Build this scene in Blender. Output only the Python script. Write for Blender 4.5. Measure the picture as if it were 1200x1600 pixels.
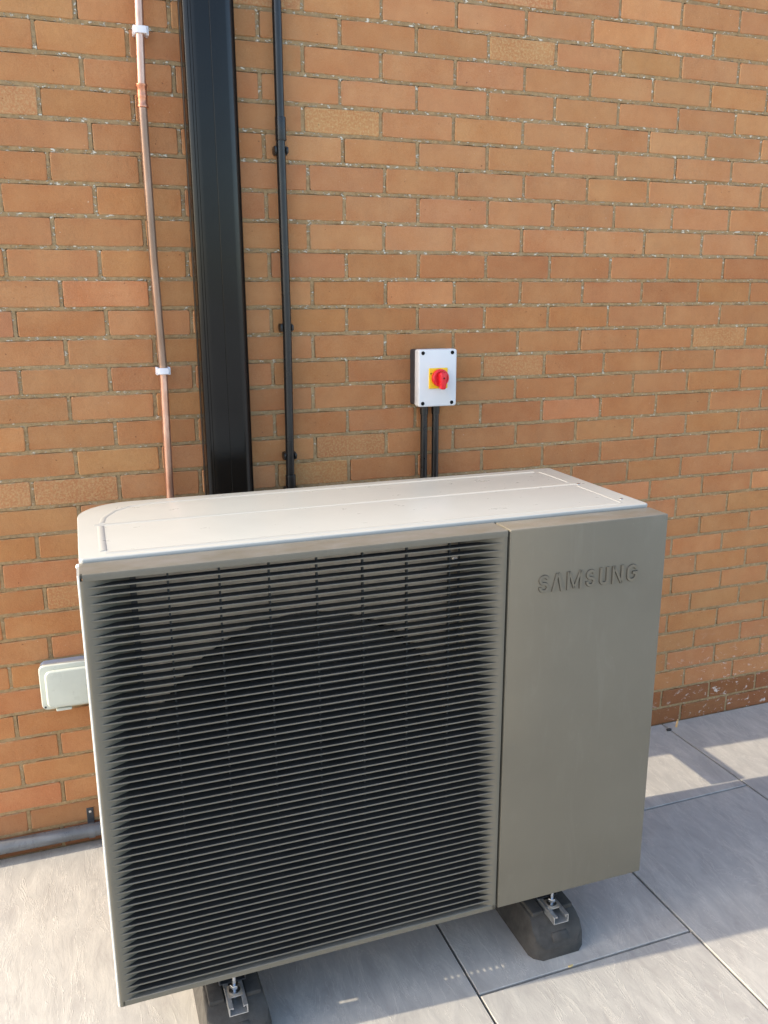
import bpy, bmesh, math, random
from mathutils import Vector, Matrix, Euler

random.seed(11)
PI = math.pi
for o in list(bpy.data.objects):
    bpy.data.objects.remove(o, do_unlink=True)
SC = bpy.context.scene
COL = SC.collection

# ------------------------------------------------------------------ camera
CAM_LOC = (-0.88882, -2.44210, 1.60224)
CAM_ROT = (1.32219295, 0.00350714, -0.35016767)
CAM_F = 1334.55 / 1600.0            # focal length in units of the picture height
cam = bpy.data.cameras.new('camera')
cam.sensor_fit = 'VERTICAL'
cam.sensor_height = 36.0
cam.lens = 36.0 * CAM_F
cam.clip_start = 0.02
cam.clip_end = 3000
camo = bpy.data.objects.new('camera', cam)
camo.location = CAM_LOC
camo.rotation_euler = CAM_ROT
COL.objects.link(camo)
SC.camera = camo

# ------------------------------------------------------------------ sky, sun, exposure
SUN_EL = math.radians(30.0)
SUN_AZ = math.radians(4.4)          # the sun stands over -x, this far behind the wall's plane
TO_SUN = Vector((-math.cos(SUN_EL)*math.cos(SUN_AZ), math.cos(SUN_EL)*math.sin(SUN_AZ), math.sin(SUN_EL)))
w = bpy.data.worlds.new('World')
SC.world = w
w.use_nodes = True
nt = w.node_tree
bg = nt.nodes['Background']
sky = nt.nodes.new('ShaderNodeTexSky')
sky.sky_type = 'NISHITA'
sky.sun_disc = False
sky.sun_elevation = SUN_EL
sky.sun_rotation = math.atan2(TO_SUN.x, TO_SUN.y)
sky.air_density = 1.0
sky.dust_density = 2.0
sky.ozone_density = 1.0
nt.links.new(sky.outputs[0], bg.inputs[0])
bg.inputs[1].default_value = 0.15
sun = bpy.data.lights.new('sun', 'SUN')
sun.energy = 2.05
sun.angle = math.radians(0.5)
sun.color = (1.0, 0.885, 0.70)
suno = bpy.data.objects.new('sun', sun)
suno.rotation_euler = (-TO_SUN).to_track_quat('-Z', 'Y').to_euler()
suno.location = TO_SUN*20
COL.objects.link(suno)
SC.view_settings.view_transform = 'Standard'
SC.view_settings.look = 'None'
SC.view_settings.gamma = 1.0
SC.view_settings.use_curve_mapping = False
SC.view_settings.exposure = 1.62

# ------------------------------------------------------------------ node helpers
def lin(r, g, b):
    f = lambda c: (c/255/12.92) if c <= 10 else ((c/255+0.055)/1.055)**2.4
    return (f(r), f(g), f(b), 1)

class N:
    """small wrapper round a material's node tree"""
    def __init__(self, name):
        self.m = bpy.data.materials.new(name)
        self.m.use_nodes = True
        self.t = self.m.node_tree
        self.b = self.t.nodes['Principled BSDF']
    def add(self, kind, **kw):
        n = self.t.nodes.new(kind)
        for k, v in kw.items():
            setattr(n, k, v)
        return n
    def link(self, a, b):
        self.t.links.new(a, b)
    def put(self, sock, v):
        if hasattr(v, 'is_output'):
            self.link(v, sock)
        else:
            if isinstance(v, tuple) and len(v) == 3 and len(sock.default_value) == 4:
                v = v + (1,)
            sock.default_value = v
    def set(self, **kw):
        names = dict(color='Base Color', rough='Roughness', metal='Metallic', spec='Specular IOR Level',
                     normal='Normal', coat='Coat Weight', coatr='Coat Roughness', trans='Transmission Weight')
        for k, v in kw.items():
            self.put(self.b.inputs[names[k]], v)
        return self
    def noise(self, vec, scale, detail=4, rough=0.55, dist=0.0):
        n = self.add('ShaderNodeTexNoise')
        n.inputs['Scale'].default_value = scale
        n.inputs['Detail'].default_value = detail
        n.inputs['Roughness'].default_value = rough
        n.inputs['Distortion'].default_value = dist
        if vec is not None:
            self.link(vec, n.inputs['Vector'])
        return n.outputs['Fac']
    def ramp(self, fac, stops, interp='LINEAR'):
        n = self.add('ShaderNodeValToRGB')
        cr = n.color_ramp
        cr.interpolation = interp
        while len(cr.elements) < len(stops):
            cr.elements.new(0.5)
        for e, (p, c) in zip(cr.elements, stops):
            e.position = p
            e.color = c if isinstance(c, tuple) and len(c) == 4 else ((c, c, c, 1) if not isinstance(c, tuple) else c+(1,))
        self.link(fac, n.inputs[0])
        return n.outputs[0]
    def mix(self, fac, a, b, mode='MIX'):
        n = self.add('ShaderNodeMix', data_type='RGBA', blend_type=mode)
        self.put(n.inputs[0], fac)
        self.put(n.inputs[6], a)
        self.put(n.inputs[7], b)
        return n.outputs[2]
    def math(self, op, a, b=0.0, clamp=False):
        n = self.add('ShaderNodeMath', operation=op, use_clamp=clamp)
        self.put(n.inputs[0], a)
        self.put(n.inputs[1], b)
        return n.outputs[0]
    def pos(self):
        return self.add('ShaderNodeNewGeometry').outputs['Position']
    def obj(self):
        return self.add('ShaderNodeTexCoord').outputs['Object']
    def gen(self):
        return self.add('ShaderNodeTexCoord').outputs['Generated']
    def mapping(self, vec, scale=(1, 1, 1), loc=(0, 0, 0), rot=(0, 0, 0)):
        n = self.add('ShaderNodeMapping')
        self.link(vec, n.inputs[0])
        self.put(n.inputs['Location'], loc)
        n.inputs['Rotation'].default_value = rot
        n.inputs['Scale'].default_value = scale
        return n.outputs[0]
    def sep(self, vec):
        n = self.add('ShaderNodeSeparateXYZ')
        self.link(vec, n.inputs[0])
        return n.outputs
    def bump(self, h, strength=0.3, dist=0.002, chain=None):
        n = self.add('ShaderNodeBump')
        n.inputs['Strength'].default_value = strength
        n.inputs['Distance'].default_value = dist
        self.link(h, n.inputs['Height'])
        if chain is not None:
            self.link(chain, n.inputs['Normal'])
        return n.outputs[0]

def simple(name, col, rough=0.5, metal=0.0, grime=0.12, gscale=18.0, bump=0.0, bscale=300.0, spec=0.5):
    """one colour broken up by faint dirt, an uneven sheen and, if asked, a fine skin"""
    n = N(name)
    p = n.pos()
    f = n.noise(p, gscale, 5, 0.6)
    dark = tuple(c*(1-grime) for c in col[:3])
    lite = tuple(min(1, c*(1+grime)) for c in col[:3])
    n.set(color=n.ramp(f, [(0.3, dark), (0.7, lite)]), metal=metal, spec=spec)
    f2 = n.noise(p, gscale*2.3, 4, 0.6)
    n.set(rough=n.ramp(f2, [(0.3, max(0.03, rough*0.85)), (0.7, min(1, rough*1.15))]))
    if bump:
        n.set(normal=n.bump(n.noise(p, bscale, 2, 0.5), bump, 0.001))
    return n.m

# ------------------------------------------------------------------ materials
def mat_brick():
    n = N('brick_clay')
    p = n.pos()
    info = n.add('ShaderNodeObjectInfo')
    rnd = info.outputs['Random']
    base = n.ramp(rnd, [(0.0, (0.4, 0.151, 0.054)), (0.22, (0.427, 0.174, 0.062)), (0.45, (0.408, 0.157, 0.055)),
                        (0.62, (0.453, 0.194, 0.072)), (0.80, (0.417, 0.166, 0.059)), (0.93, (0.444, 0.178, 0.074)), (1.0, (0.427, 0.187, 0.068))])
    # tan centre, redder skin round the edge of every face
    g = n.sep(n.gen())
    ex = n.math('ABSOLUTE', n.math('SUBTRACT', g[0], 0.5))
    ez = n.math('ABSOLUTE', n.math('SUBTRACT', g[2], 0.5))
    ex = n.math('MULTIPLY', n.math('SUBTRACT', ex, 0.36), 6.5, True)
    ez = n.math('MULTIPLY', n.math('SUBTRACT', ez, 0.18), 3.0, True)
    edge = n.math('MAXIMUM', ex, ez)
    wob = n.noise(p, 30, 4, 0.6)
    edge = n.math('MULTIPLY', edge, n.ramp(wob, [(0.25, 0.15), (0.75, 0.8)]))
    c = n.mix(n.math('MULTIPLY', edge, 0.7), base, (0.39, 0.126, 0.049))
    # soft clouds of colour
    vec = n.mapping(p, loc=(0, 0, 0))
    cl = n.noise(vec, 9, 5, 0.6)
    c = n.mix(n.ramp(cl, [(0.38, 0.0), (0.68, 0.60)]), c, (0.52, 0.262, 0.110))
    cl2 = n.noise(n.mapping(p, loc=(2, 5, 1)), 17, 5, 0.65)
    c = n.mix(n.ramp(cl2, [(0.45, 0.0), (0.75, 0.5)]), c, (0.36, 0.165, 0.072))
    st = n.noise(n.mapping(p, scale=(6, 1, 26)), 3.2, 4, 0.6)
    c = n.mix(n.ramp(st, [(0.45, 0.0), (0.8, 0.30)]), c, (0.41, 0.16, 0.062))
    # lime smears left along the arrises
    bx = n.math('MULTIPLY', n.math('SUBTRACT', n.math('ABSOLUTE', n.math('SUBTRACT', g[0], 0.5)), 0.482), 55.0, True)
    bz = n.math('MULTIPLY', n.math('SUBTRACT', n.math('ABSOLUTE', n.math('SUBTRACT', g[2], 0.5)), 0.430), 16.0, True)
    sm = n.math('MULTIPLY', n.math('MAXIMUM', bx, bz), n.ramp(n.noise(n.mapping(p, loc=(7, 3, 2)), 48, 5, 0.7), [(0.42, 0.0), (0.62, 0.85)]))
    c = n.mix(sm, c, (0.44, 0.315, 0.17))
    # sandy yellow-grey faces on a few bricks
    few = n.math('GREATER_THAN', n.math('FRACT', n.math('MULTIPLY', rnd, 37.7)), 0.965)
    sand = n.noise(p, 160, 3, 0.7)
    c = n.mix(n.math('MULTIPLY', few, n.ramp(sand, [(0.45, 0.0), (0.62, 0.55)])), c, (0.54, 0.38, 0.17))
    # fine grain, pits and pale crumbs
    fine = n.noise(p, 420, 3, 0.7)
    c = n.mix(n.ramp(fine, [(0.35, 0.0), (0.7, 0.34)]), c, (0.58, 0.335, 0.165))
    pit = n.noise(p, 95, 2, 0.5)
    pitm = n.ramp(pit, [(0.735, 0.0), (0.76, 1.0)])
    c = n.mix(n.math('MULTIPLY', pitm, 0.65), c, (0.12, 0.05, 0.03))
    crumb = n.ramp(n.noise(n.mapping(p, loc=(3, 1, 7)), 120, 2, 0.5), [(0.75, 0.0), (0.77, 1.0)])
    c = n.mix(n.math('MULTIPLY', crumb, 0.6), c, (0.72, 0.62, 0.46))
    # per-brick tint (damp plinth courses and so on)
    c = n.mix(1.0, c, info.outputs['Color'], 'MULTIPLY')
    # salts drying out low down at the right, stains with a shape of their own
    s = n.sep(p)
    low = n.ramp(s[2], [(0.10, 1.0), (0.36, 0.0)])
    right = n.ramp(n.math('MULTIPLY', s[0], 0.25), [(0.2375, 0.0), (0.3375, 1.0)])
    runs = n.noise(n.mapping(p, scale=(1, 1, 1.6)), 28, 5, 0.7, 0.6)
    salt = n.ramp(runs, [(0.585, 0.0), (0.64, 1.0)])
    salt = n.math('MULTIPLY', n.math('MULTIPLY', salt, low), right)
    c = n.mix(n.math('MULTIPLY', salt, 0.75), c, (0.74, 0.64, 0.55))
    n.set(color=c, rough=0.9, spec=0.25)
    h = n.math('ADD', n.math('MULTIPLY', n.noise(p, 55, 6, 0.65), 1.0), n.math('MULTIPLY', pitm, -0.5))
    h = n.math('ADD', h, n.math('MULTIPLY', fine, 0.25))
    n.set(normal=n.bump(h, 0.7, 0.0032))
    return n.m

def mat_mortar():
    n = N('lime_mortar')
    p = n.pos()
    a = n.noise(p, 60, 6, 0.7)
    c = n.ramp(a, [(0.28, (0.225, 0.142, 0.068)), (0.5, (0.36, 0.238, 0.118)), (0.75, (0.49, 0.335, 0.175))])
    big = n.noise(p, 5, 3, 0.5)
    c = n.mix(n.ramp(big, [(0.4, 0.0), (0.7, 0.5)]), c, (0.36, 0.265, 0.155))
    s = n.sep(p)
    up = n.ramp(n.math('MULTIPLY', s[2], 0.25), [(0.225, 0.0), (0.425, 1.0)])
    lime = n.noise(n.mapping(p, scale=(1, 1, 1.8)), 62, 4, 0.65)
    lime = n.math('ADD', lime, n.math('MULTIPLY', up, 0.035))
    lim = n.ramp(lime, [(0.600, 0.0), (0.66, 1.0)])
    lim = n.math('MULTIPLY', lim, n.math('ADD', n.math('MULTIPLY', up, 0.6), 0.3))
    c = n.mix(lim, c, (0.78, 0.72, 0.58))
    n.set(color=c, rough=0.95, spec=0.2)
    h = n.math('ADD', n.noise(p, 90, 6, 0.7), n.math('MULTIPLY', lim, 0.6))
    n.set(normal=n.bump(h, 0.9, 0.004))
    return n.m

def mat_tile():
    n = N('stone_look_porcelain')
    p = n.pos()
    info = n.add('ShaderNodeObjectInfo')
    off = n.add('ShaderNodeCombineXYZ')
    n.link(n.math('MULTIPLY', info.outputs['Random'], 40.0), off.inputs[0])
    n.link(n.math('MULTIPLY', info.outputs['Random'], 23.0), off.inputs[1])
    va = n.add('ShaderNodeVectorMath', operation='ADD')
    n.link(p, va.inputs[0])
    n.link(off.outputs[0], va.inputs[1])
    v = va.outputs[0]
    rot = n.mapping(v, rot=(0, 0, math.radians(2)))
    streak = n.noise(n.mapping(rot, scale=(1, 0.34, 1)), 24, 8, 0.68, 0.5)
    cloud = n.noise(n.mapping(rot, scale=(1, 0.45, 1)), 6, 5, 0.6, 0.4)
    c = n.ramp(streak, [(0.30, (0.335, 0.325, 0.315)), (0.47, (0.41, 0.40, 0.385)), (0.56, (0.45, 0.44, 0.42)), (0.70, (0.53, 0.52, 0.49))])
    c = n.mix(n.ramp(cloud, [(0.35, 0.0), (0.7, 0.45)]), c, (0.37, 0.365, 0.36))
    vein = n.noise(n.mapping(rot, scale=(1, 0.24, 1), loc=(5, 2, 0)), 11, 6, 0.7, 1.0)
    vm = n.ramp(vein, [(0.485, 0.0), (0.5, 1.0), (0.515, 0.0)])
    c = n.mix(n.math('MULTIPLY', vm, 0.35), c, (0.62, 0.60, 0.56))
    grain = n.noise(p, 700, 2, 0.6)
    c = n.mix(n.ramp(grain, [(0.4, 0.0), (0.65, 0.12)]), c, (0.25, 0.245, 0.24))
    dirt = n.noise(n.mapping(p, loc=(9, 4, 0)), 110, 2, 0.5)
    c = n.mix(n.ramp(dirt, [(0.77, 0.0), (0.79, 0.5)]), c, (0.12, 0.10, 0.08))
    tint = n.ramp(info.outputs['Random'], [(0.0, (0.94, 0.94, 0.94)), (1.0, (1.04, 1.035, 1.03))])
    c = n.mix(1.0, c, tint, 'MULTIPLY')
    c = n.mix(1.0, c, (0.985, 0.955, 0.895), 'MULTIPLY')
    n.set(color=c, rough=n.ramp(cloud, [(0.3, 0.42), (0.7, 0.6)]), spec=0.4)
    h = n.math('ADD', streak, n.math('MULTIPLY', vm, 0.35))
    n.set(normal=n.bump(h, 0.36, 0.0045))
    return n.m

def mat_unit_grey():
    n = N('grey_painted_steel')
    p = n.pos()
    f = n.noise(p, 5, 4, 0.5)
    c = n.ramp(f, [(0.3, (0.138, 0.121, 0.088)), (0.7, (0.154, 0.136, 0.100))])
    dust = n.noise(n.mapping(p, scale=(1, 1, 0.35)), 42, 5, 0.65)
    c = n.mix(n.ramp(dust, [(0.55, 0.0), (0.85, 0.14)]), c, (0.24, 0.215, 0.17))
    marks = n.noise(n.mapping(p, scale=(1, 1, 0.18), loc=(1, 2, 3)), 18, 6, 0.7, 0.8)
    c = n.mix(n.ramp(marks, [(0.56, 0.0), (0.80, 0.20)]), c, (0.26, 0.24, 0.20))
    speck = n.noise(n.mapping(p, loc=(4, 4, 4)), 210, 2, 0.5)
    c = n.mix(n.ramp(speck, [(0.77, 0.0), (0.79, 0.35)]), c, (0.36, 0.33, 0.27))
    # dust lying on faces that look up
    up = n.sep(n.add('ShaderNodeNewGeometry').outputs['Normal'])[2]
    lay = n.math('MULTIPLY', n.ramp(up, [(0.6, 0.0), (0.95, 1.0)]), n.ramp(n.noise(n.mapping(p, scale=(0.5, 1, 1)), 24, 5, 0.7), [(0.35, 0.15), (0.7, 0.75)]))
    c = n.mix(n.math('MULTIPLY', lay, 0.5), c, (0.27, 0.265, 0.26))
    n.set(color=c, rough=n.ramp(dust, [(0.3, 0.36), (0.8, 0.46)]), spec=0.45)
    n.set(normal=n.bump(n.noise(p, 900, 2, 0.5), 0.05, 0.0006))
    return n.m

def mat_lid():
    n = N('off_white_painted_steel')
    p = n.pos()
    f = n.noise(p, 14, 5, 0.6)
    c = n.ramp(f, [(0.3, (0.395, 0.396, 0.368)), (0.7, (0.410, 0.411, 0.382))])
    d = n.noise(n.mapping(p, scale=(0.6, 1, 1)), 25, 5, 0.7)
    c = n.mix(n.ramp(d, [(0.6, 0.0), (0.85, 0.05)]), c, (0.37, 0.35, 0.31))
    sp = n.noise(p, 170, 2, 0.5)
    c = n.mix(n.ramp(sp, [(0.80, 0.0), (0.81, 0.35)]), c, (0.25, 0.22, 0.18))
    n.set(color=c, rough=n.ramp(d, [(0.3, 0.27), (0.8, 0.31)]), spec=0.5)
    return n.m

def mat_copper():
    n = N('copper_tube')
    p = n.pos()
    s = n.sep(p)
    f = n.noise(n.mapping(p, scale=(1, 1, 0.25)), 60, 5, 0.7)
    c = n.ramp(f, [(0.3, (0.56, 0.29, 0.19)), (0.55, (0.66, 0.41, 0.31)), (0.75, (0.80, 0.58, 0.48))])
    bands = n.noise(n.mapping(p, scale=(0.1, 0.1, 1)), 3.2, 3, 0.5)
    old = n.ramp(n.math('MULTIPLY', s[2], 0.25), [(0.345, 0.0), (0.355, 1.0), (0.515, 1.0), (0.518, 0.0)])
    n2 = n.math('MULTIPLY', old, n.ramp(bands, [(0.3, 0.55), (0.7, 1.0)]))
    c = n.mix(n.math('MULTIPLY', n2, 0.97), c, (0.185, 0.125, 0.082))
    n.set(color=c, metal=n.math('SUBTRACT', 0.92, n.math('MULTIPLY', n2, 0.45)), rough=n.ramp(f, [(0.3, 0.30), (0.75, 0.42)]))
    n.set(normal=n.bump(f, 0.12, 0.002))
    return n.m

M = {}
M['brick'] = mat_brick()
M['mortar'] = mat_mortar()
M['tile'] = mat_tile()
M['grey'] = mat_unit_grey()
M['lid'] = mat_lid()
M['copper'] = mat_copper()
M['solder'] = simple('soldered_copper', (0.62, 0.27, 0.16), 0.36, 0.9, 0.3, 90, 0.3, 200)
M['ground'] = simple('pale_concrete', (0.40, 0.38, 0.35), 0.9, 0, 0.15, 2, 0.2, 60)
M['bed'] = simple('dark_bedding', (0.035, 0.033, 0.034), 0.95, 0, 0.4, 60)
M['black'] = simple('black_plastic', (0.0085, 0.0085, 0.009), 0.30, 0, 0.3, 12)
M['gloss_black'] = simple('gloss_black_duct', (0.0030, 0.0030, 0.0031), 0.20, 0, 0.3, 7, spec=0.32)
M['slat_black'] = simple('dark_grille_plastic', (0.026, 0.025, 0.023), 0.65, 0, 0.25, 20)
M['fan_black'] = simple('black_fan_plastic', (0.022, 0.022, 0.023), 0.38, 0, 0.2, 20)
M['coil'] = simple('dark_coil_fins', (0.02, 0.02, 0.022), 0.7, 0, 0.4, 120)
M['zinc'] = simple('zinc_plated_sheet', (0.40, 0.335, 0.26), 0.40, 0.3, 0.40, 9)
M['steel'] = simple('bright_steel', (0.62, 0.64, 0.66), 0.22, 1.0, 0.15, 80)
M['alu'] = simple('aluminium_rail', (0.50, 0.50, 0.49), 0.40, 0.75, 0.2, 60)
M['rubber'] = simple('black_rubber', (0.052, 0.047, 0.041), 0.85, 0, 0.35, 26, 0.5, 420)
M['abs_light'] = simple('light_grey_plastic', (0.66, 0.665, 0.665), 0.36, 0, 0.03, 9)
M['abs_dark'] = simple('dark_grey_plastic', (0.035, 0.037, 0.042), 0.5, 0, 0.15, 20)
M['yellow'] = simple('yellow_plastic', (0.85, 0.53, 0.01), 0.38, 0, 0.05, 30)
M['red'] = simple('red_plastic', (0.70, 0.012, 0.022), 0.3, 0, 0.06, 30)
M['print'] = simple('black_print', (0.008, 0.008, 0.008), 0.9, spec=0.1)
M['white_clip'] = simple('white_plastic', (0.76, 0.74, 0.76), 0.4, 0, 0.05, 40)
M['socket'] = simple('pale_grey_plastic', (0.56, 0.58, 0.50), 0.3, 0, 0.05, 14)
M['socket_box'] = simple('blue_grey_plastic', (0.36, 0.40, 0.46), 0.42, 0, 0.08, 20)
M['pipe_grey'] = simple('grey_waste_pipe', (0.125, 0.13, 0.138), 0.3, 0, 0.3, 16)
M['wood'] = simple('raw_softwood', (0.58, 0.37, 0.17), 0.7, 0, 0.2, 60)
M['straw'] = simple('dry_straw', (0.55, 0.42, 0.18), 0.8, 0, 0.2, 60)
M['grit'] = simple('dark_grit', (0.05, 0.045, 0.04), 0.9, 0, 0.2, 60)
M['letter_edge_shade'] = simple('shaded_letter_edge', (0.060, 0.053, 0.040), 0.5, 0, 0.1, 40)  # shade round the raised letters, put into the colour of their sides
M['foam'] = simple('black_foam_lagging', (0.015, 0.015, 0.016), 0.85, 0, 0.2, 60)

# ------------------------------------------------------------------ mesh helpers
def to_obj(name, bm, mats, parent=None, smooth=False, loc=None):
    me = bpy.data.meshes.new(name)
    bmesh.ops.recalc_face_normals(bm, faces=bm.faces[:])
    bm.to_mesh(me)
    bm.free()
    for m in (mats if isinstance(mats, (list, tuple)) else [mats]):
        me.materials.append(m)
    if smooth:
        me.polygons.foreach_set('use_smooth', [True]*len(me.polygons))
        try:
            me.set_sharp_from_angle(angle=math.radians(38))
        except Exception:
            pass
    o = bpy.data.objects.new(name, me)
    COL.objects.link(o)
    if parent is not None:
        o.parent = parent
    if loc is not None:
        o.location = loc
    return o

def thing(name, label, cat, loc=(0, 0, 0), rz=0.0, group=None):
    o = bpy.data.objects.new(name, None)
    o.empty_display_size = 0.05
    COL.objects.link(o)
    o.location = loc
    o.rotation_euler = (0, 0, rz)
    tag(o, label, cat, group)
    return o

def tag(o, label, cat, group=None):
    o['label'] = label
    o['category'] = cat
    if group:
        o['group'] = group
    return o

def box(bm, x0, x1, y0, y1, z0, z1, bev=0.0, seg=2, mat=0):
    """an axis box, its edges rounded by bev"""
    t = bmesh.new()
    vs = [t.verts.new(p) for p in ((x0, y0, z0), (x1, y0, z0), (x1, y1, z0), (x0, y1, z0), (x0, y0, z1), (x1, y0, z1), (x1, y1, z1), (x0, y1, z1))]
    for f in ((3, 2, 1, 0), (4, 5, 6, 7), (0, 1, 5, 4), (1, 2, 6, 5), (2, 3, 7, 6), (3, 0, 4, 7)):
        t.faces.new([vs[i] for i in f])
    if bev:
        bmesh.ops.bevel(t, geom=t.edges[:], offset=bev, segments=seg, profile=0.5, affect='EDGES')
    join(bm, t, mat)

def join(bm, t, mat=0, M4=None):
    idx = {}
    for v in t.verts:
        idx[v] = bm.verts.new(M4 @ v.co if M4 is not None else v.co)
    for f in t.faces:
        try:
            g = bm.faces.new([idx[v] for v in f.verts])
            g.material_index = mat if mat is not None else f.material_index
        except ValueError:
            pass
    t.free()

def prism(bm, pts, lo, hi, axis='x', mat=0, bev=0.0, seg=2):
    """closed outline extruded along one axis; pts are the two other coordinates in order (x: y,z  y: x,z  z: x,y)"""
    t = bmesh.new()
    def P(a, b, c):
        return {'x': (c, a, b), 'y': (a, c, b), 'z': (a, b, c)}[axis]
    A = [t.verts.new(P(a, b, lo)) for a, b in pts]
    B = [t.verts.new(P(a, b, hi)) for a, b in pts]
    k = len(pts)
    for i in range(k):
        t.faces.new((A[i], A[(i+1) % k], B[(i+1) % k], B[i]))
    t.faces.new(A)
    t.faces.new(B[::-1])
    if bev:
        bmesh.ops.recalc_face_normals(t, faces=t.faces[:])
        es = [e for e in t.edges if len(e.link_faces) == 2 and e.calc_face_angle(0) > 0.6]
        bmesh.ops.bevel(t, geom=es, offset=bev, segments=seg, profile=0.5, affect='EDGES')
    join(bm, t, mat)

def tube(bm, path, r, n=14, cap=True, mat=0):
    """round tube through path; r is a radius or one per point"""
    path = [Vector(p) for p in path]
    rings = []
    ref = None
    for i, p in enumerate(path):
        a = path[max(0, i-1)]
        b = path[min(len(path)-1, i+1)]
        d = (b-a).normalized()
        if ref is None:
            ref = Vector((0, 0, 1)) if abs(d.z) < 0.9 else Vector((1, 0, 0))
        u = d.cross(ref).normalized()
        v = u.cross(d).normalized()
        ref = v
        rr = r[i] if isinstance(r, (list, tuple)) else r
        rings.append([bm.verts.new(p + (u*math.cos(2*PI*k/n) + v*math.sin(2*PI*k/n))*rr) for k in range(n)])
    for a, b in zip(rings[:-1], rings[1:]):
        for k in range(n):
            f = bm.faces.new((a[k], a[(k+1) % n], b[(k+1) % n], b[k]))
            f.material_index = mat
    if cap:
        for ring in (rings[0], rings[-1]):
            f = bm.faces.new(ring)
            f.material_index = mat

def lathe(bm, prof, c, axis, n=20, mat=0):
    """profile of (radius, height) turned about an axis through c"""
    q = Vector((0, 0, 1)).rotation_difference(Vector(axis).normalized())
    c = Vector(c)
    rings = []
    for r, h in prof:
        if r < 1e-6:
            rings.append([bm.verts.new(c + q @ Vector((0, 0, h)))])
        else:
            rings.append([bm.verts.new(c + q @ Vector((r*math.cos(2*PI*k/n), r*math.sin(2*PI*k/n), h))) for k in range(n)])
    for a, b in zip(rings[:-1], rings[1:]):
        for k in range(n):
            k2 = (k+1) % n
            if len(a) == 1 and len(b) == 1:
                continue
            vs = [a[0], b[k2], b[k]] if len(a) == 1 else ([a[k], a[k2], b[0]] if len(b) == 1 else [a[k], a[k2], b[k2], b[k]])
            bm.faces.new(vs).material_index = mat

def rrect(x0, x1, z0, z1, r, n=5):
    out = []
    for cx, cz, a0 in ((x1-r, z1-r, 0), (x0+r, z1-r, 90), (x0+r, z0+r, 180), (x1-r, z0+r, 270)):
        for k in range(n+1):
            a = math.radians(a0+90*k/n)
            out.append((cx+r*math.cos(a), cz+r*math.sin(a)))
    return out

def bead(bm, path, wid, h, up=(0, 0, 1), mat=0):
    """a low rounded swage raised on a sheet along path"""
    up = Vector(up)
    path = [Vector(p) for p in path]
    prof = [(-1, 0), (-0.6, 0.72), (0, 1), (0.6, 0.72), (1, 0)]
    rows = []
    for i, p in enumerate(path):
        d = (path[min(len(path)-1, i+1)] - path[max(0, i-1)]).normalized()
        s = d.cross(up).normalized()
        rows.append([bm.verts.new(p + s*(a*wid*1.25) + up*(b*h*0.62 - 0.0003)) for a, b in prof])
    for a, b in zip(rows[:-1], rows[1:]):
        for k in range(4):
            bm.faces.new((a[k], a[k+1], b[k+1], b[k])).material_index = mat
    for r in (rows[0], rows[-1]):
        bm.faces.new(r).material_index = mat

def arc(cx, cy, r, a0, a1, n):
    return [(cx+r*math.cos(math.radians(a0+(a1-a0)*k/n)), cy+r*math.sin(math.radians(a0+(a1-a0)*k/n))) for k in range(n+1)]

CR = Euler(CAM_ROT).to_matrix()
def pix(p):
    """where a point lands in the 1200 x 1600 photograph"""
    q = CR.transposed() @ (Vector(p) - Vector(CAM_LOC))
    if q.z > -0.05:
        return None
    f = CAM_F*1600
    return (600 + f*q.x/-q.z, 800 - f*q.y/-q.z)

# ================================================================== SETTING
# ---- ground to the horizon
bm = bmesh.new()
R = 900
vs = [bm.verts.new(p) for p in ((-R, -R, 0), (R, -R, 0), (R, R, 0), (-R, R, 0))]
bm.faces.new(vs)
o = to_obj('ground', bm, M['ground'], loc=(0, 0, -0.055))
o['kind'] = 'structure'

# ---- terrace of porcelain tiles, half-bonded, long side across the wall
TX = [-0.11 + 0.62*k for k in range(-6, 9)]
X_LINES = {-1: -0.73, 0: -0.109, 1: 0.50, 2: 1.133}
def xl(k):
    return X_LINES.get(k, -0.109 + 0.622*k)
bm = bmesh.new()
box(bm, xl(-7)-0.02, xl(8)+0.02, -6.9, 0.4, -0.05, -0.012)
terrace = to_obj('terrace_floor', bm, M['bed'])
terrace['kind'] = 'structure'
TL = 0.98
GAP = 0.0031
tile_mesh = {}
def tile_obj(x0, x1, y0, y1):
    key = (round(x1-x0, 3), round(y1-y0, 3))
    if key not in tile_mesh:
        b = bmesh.new()
        wx, wy = (x1-x0)/2, (y1-y0)/2
        e = 0.0013
        top = [b.verts.new(p) for p in ((-wx+e, -wy+e, 0), (wx-e, -wy+e, 0), (wx-e, wy-e, 0), (-wx+e, wy-e, 0))]
        mid = [b.verts.new(p) for p in ((-wx, -wy, -e), (wx, -wy, -e), (wx, wy, -e), (-wx, wy, -e))]
        low = [b.verts.new(p) for p in ((-wx, -wy, -0.018), (wx, -wy, -0.018), (wx, wy, -0.018), (-wx, wy, -0.018))]
        b.faces.new(top)
        for k in range(4):
            k2 = (k+1) % 4
            b.faces.new((top[k], mid[k], mid[k2], top[k2]))
            b.faces.new((mid[k], low[k], low[k2], mid[k2]))
        b.faces.new(low[::-1])
        bmesh.ops.recalc_face_normals(b, faces=b.faces[:])
        me = bpy.data.meshes.new('tile')
        b.to_mesh(me)
        b.free()
        me.materials.append(M['tile'])
        tile_mesh[key] = me
    o = bpy.data.objects.new('tile', tile_mesh[key])
    o.location = ((x0+x1)/2, (y0+y1)/2, random.uniform(-0.0007, 0.0007))
    o.rotation_euler = (random.uniform(-1, 1)*0.0006, random.uniform(-1, 1)*0.0008, 0)
    o.parent = terrace
    COL.objects.link(o)
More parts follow.
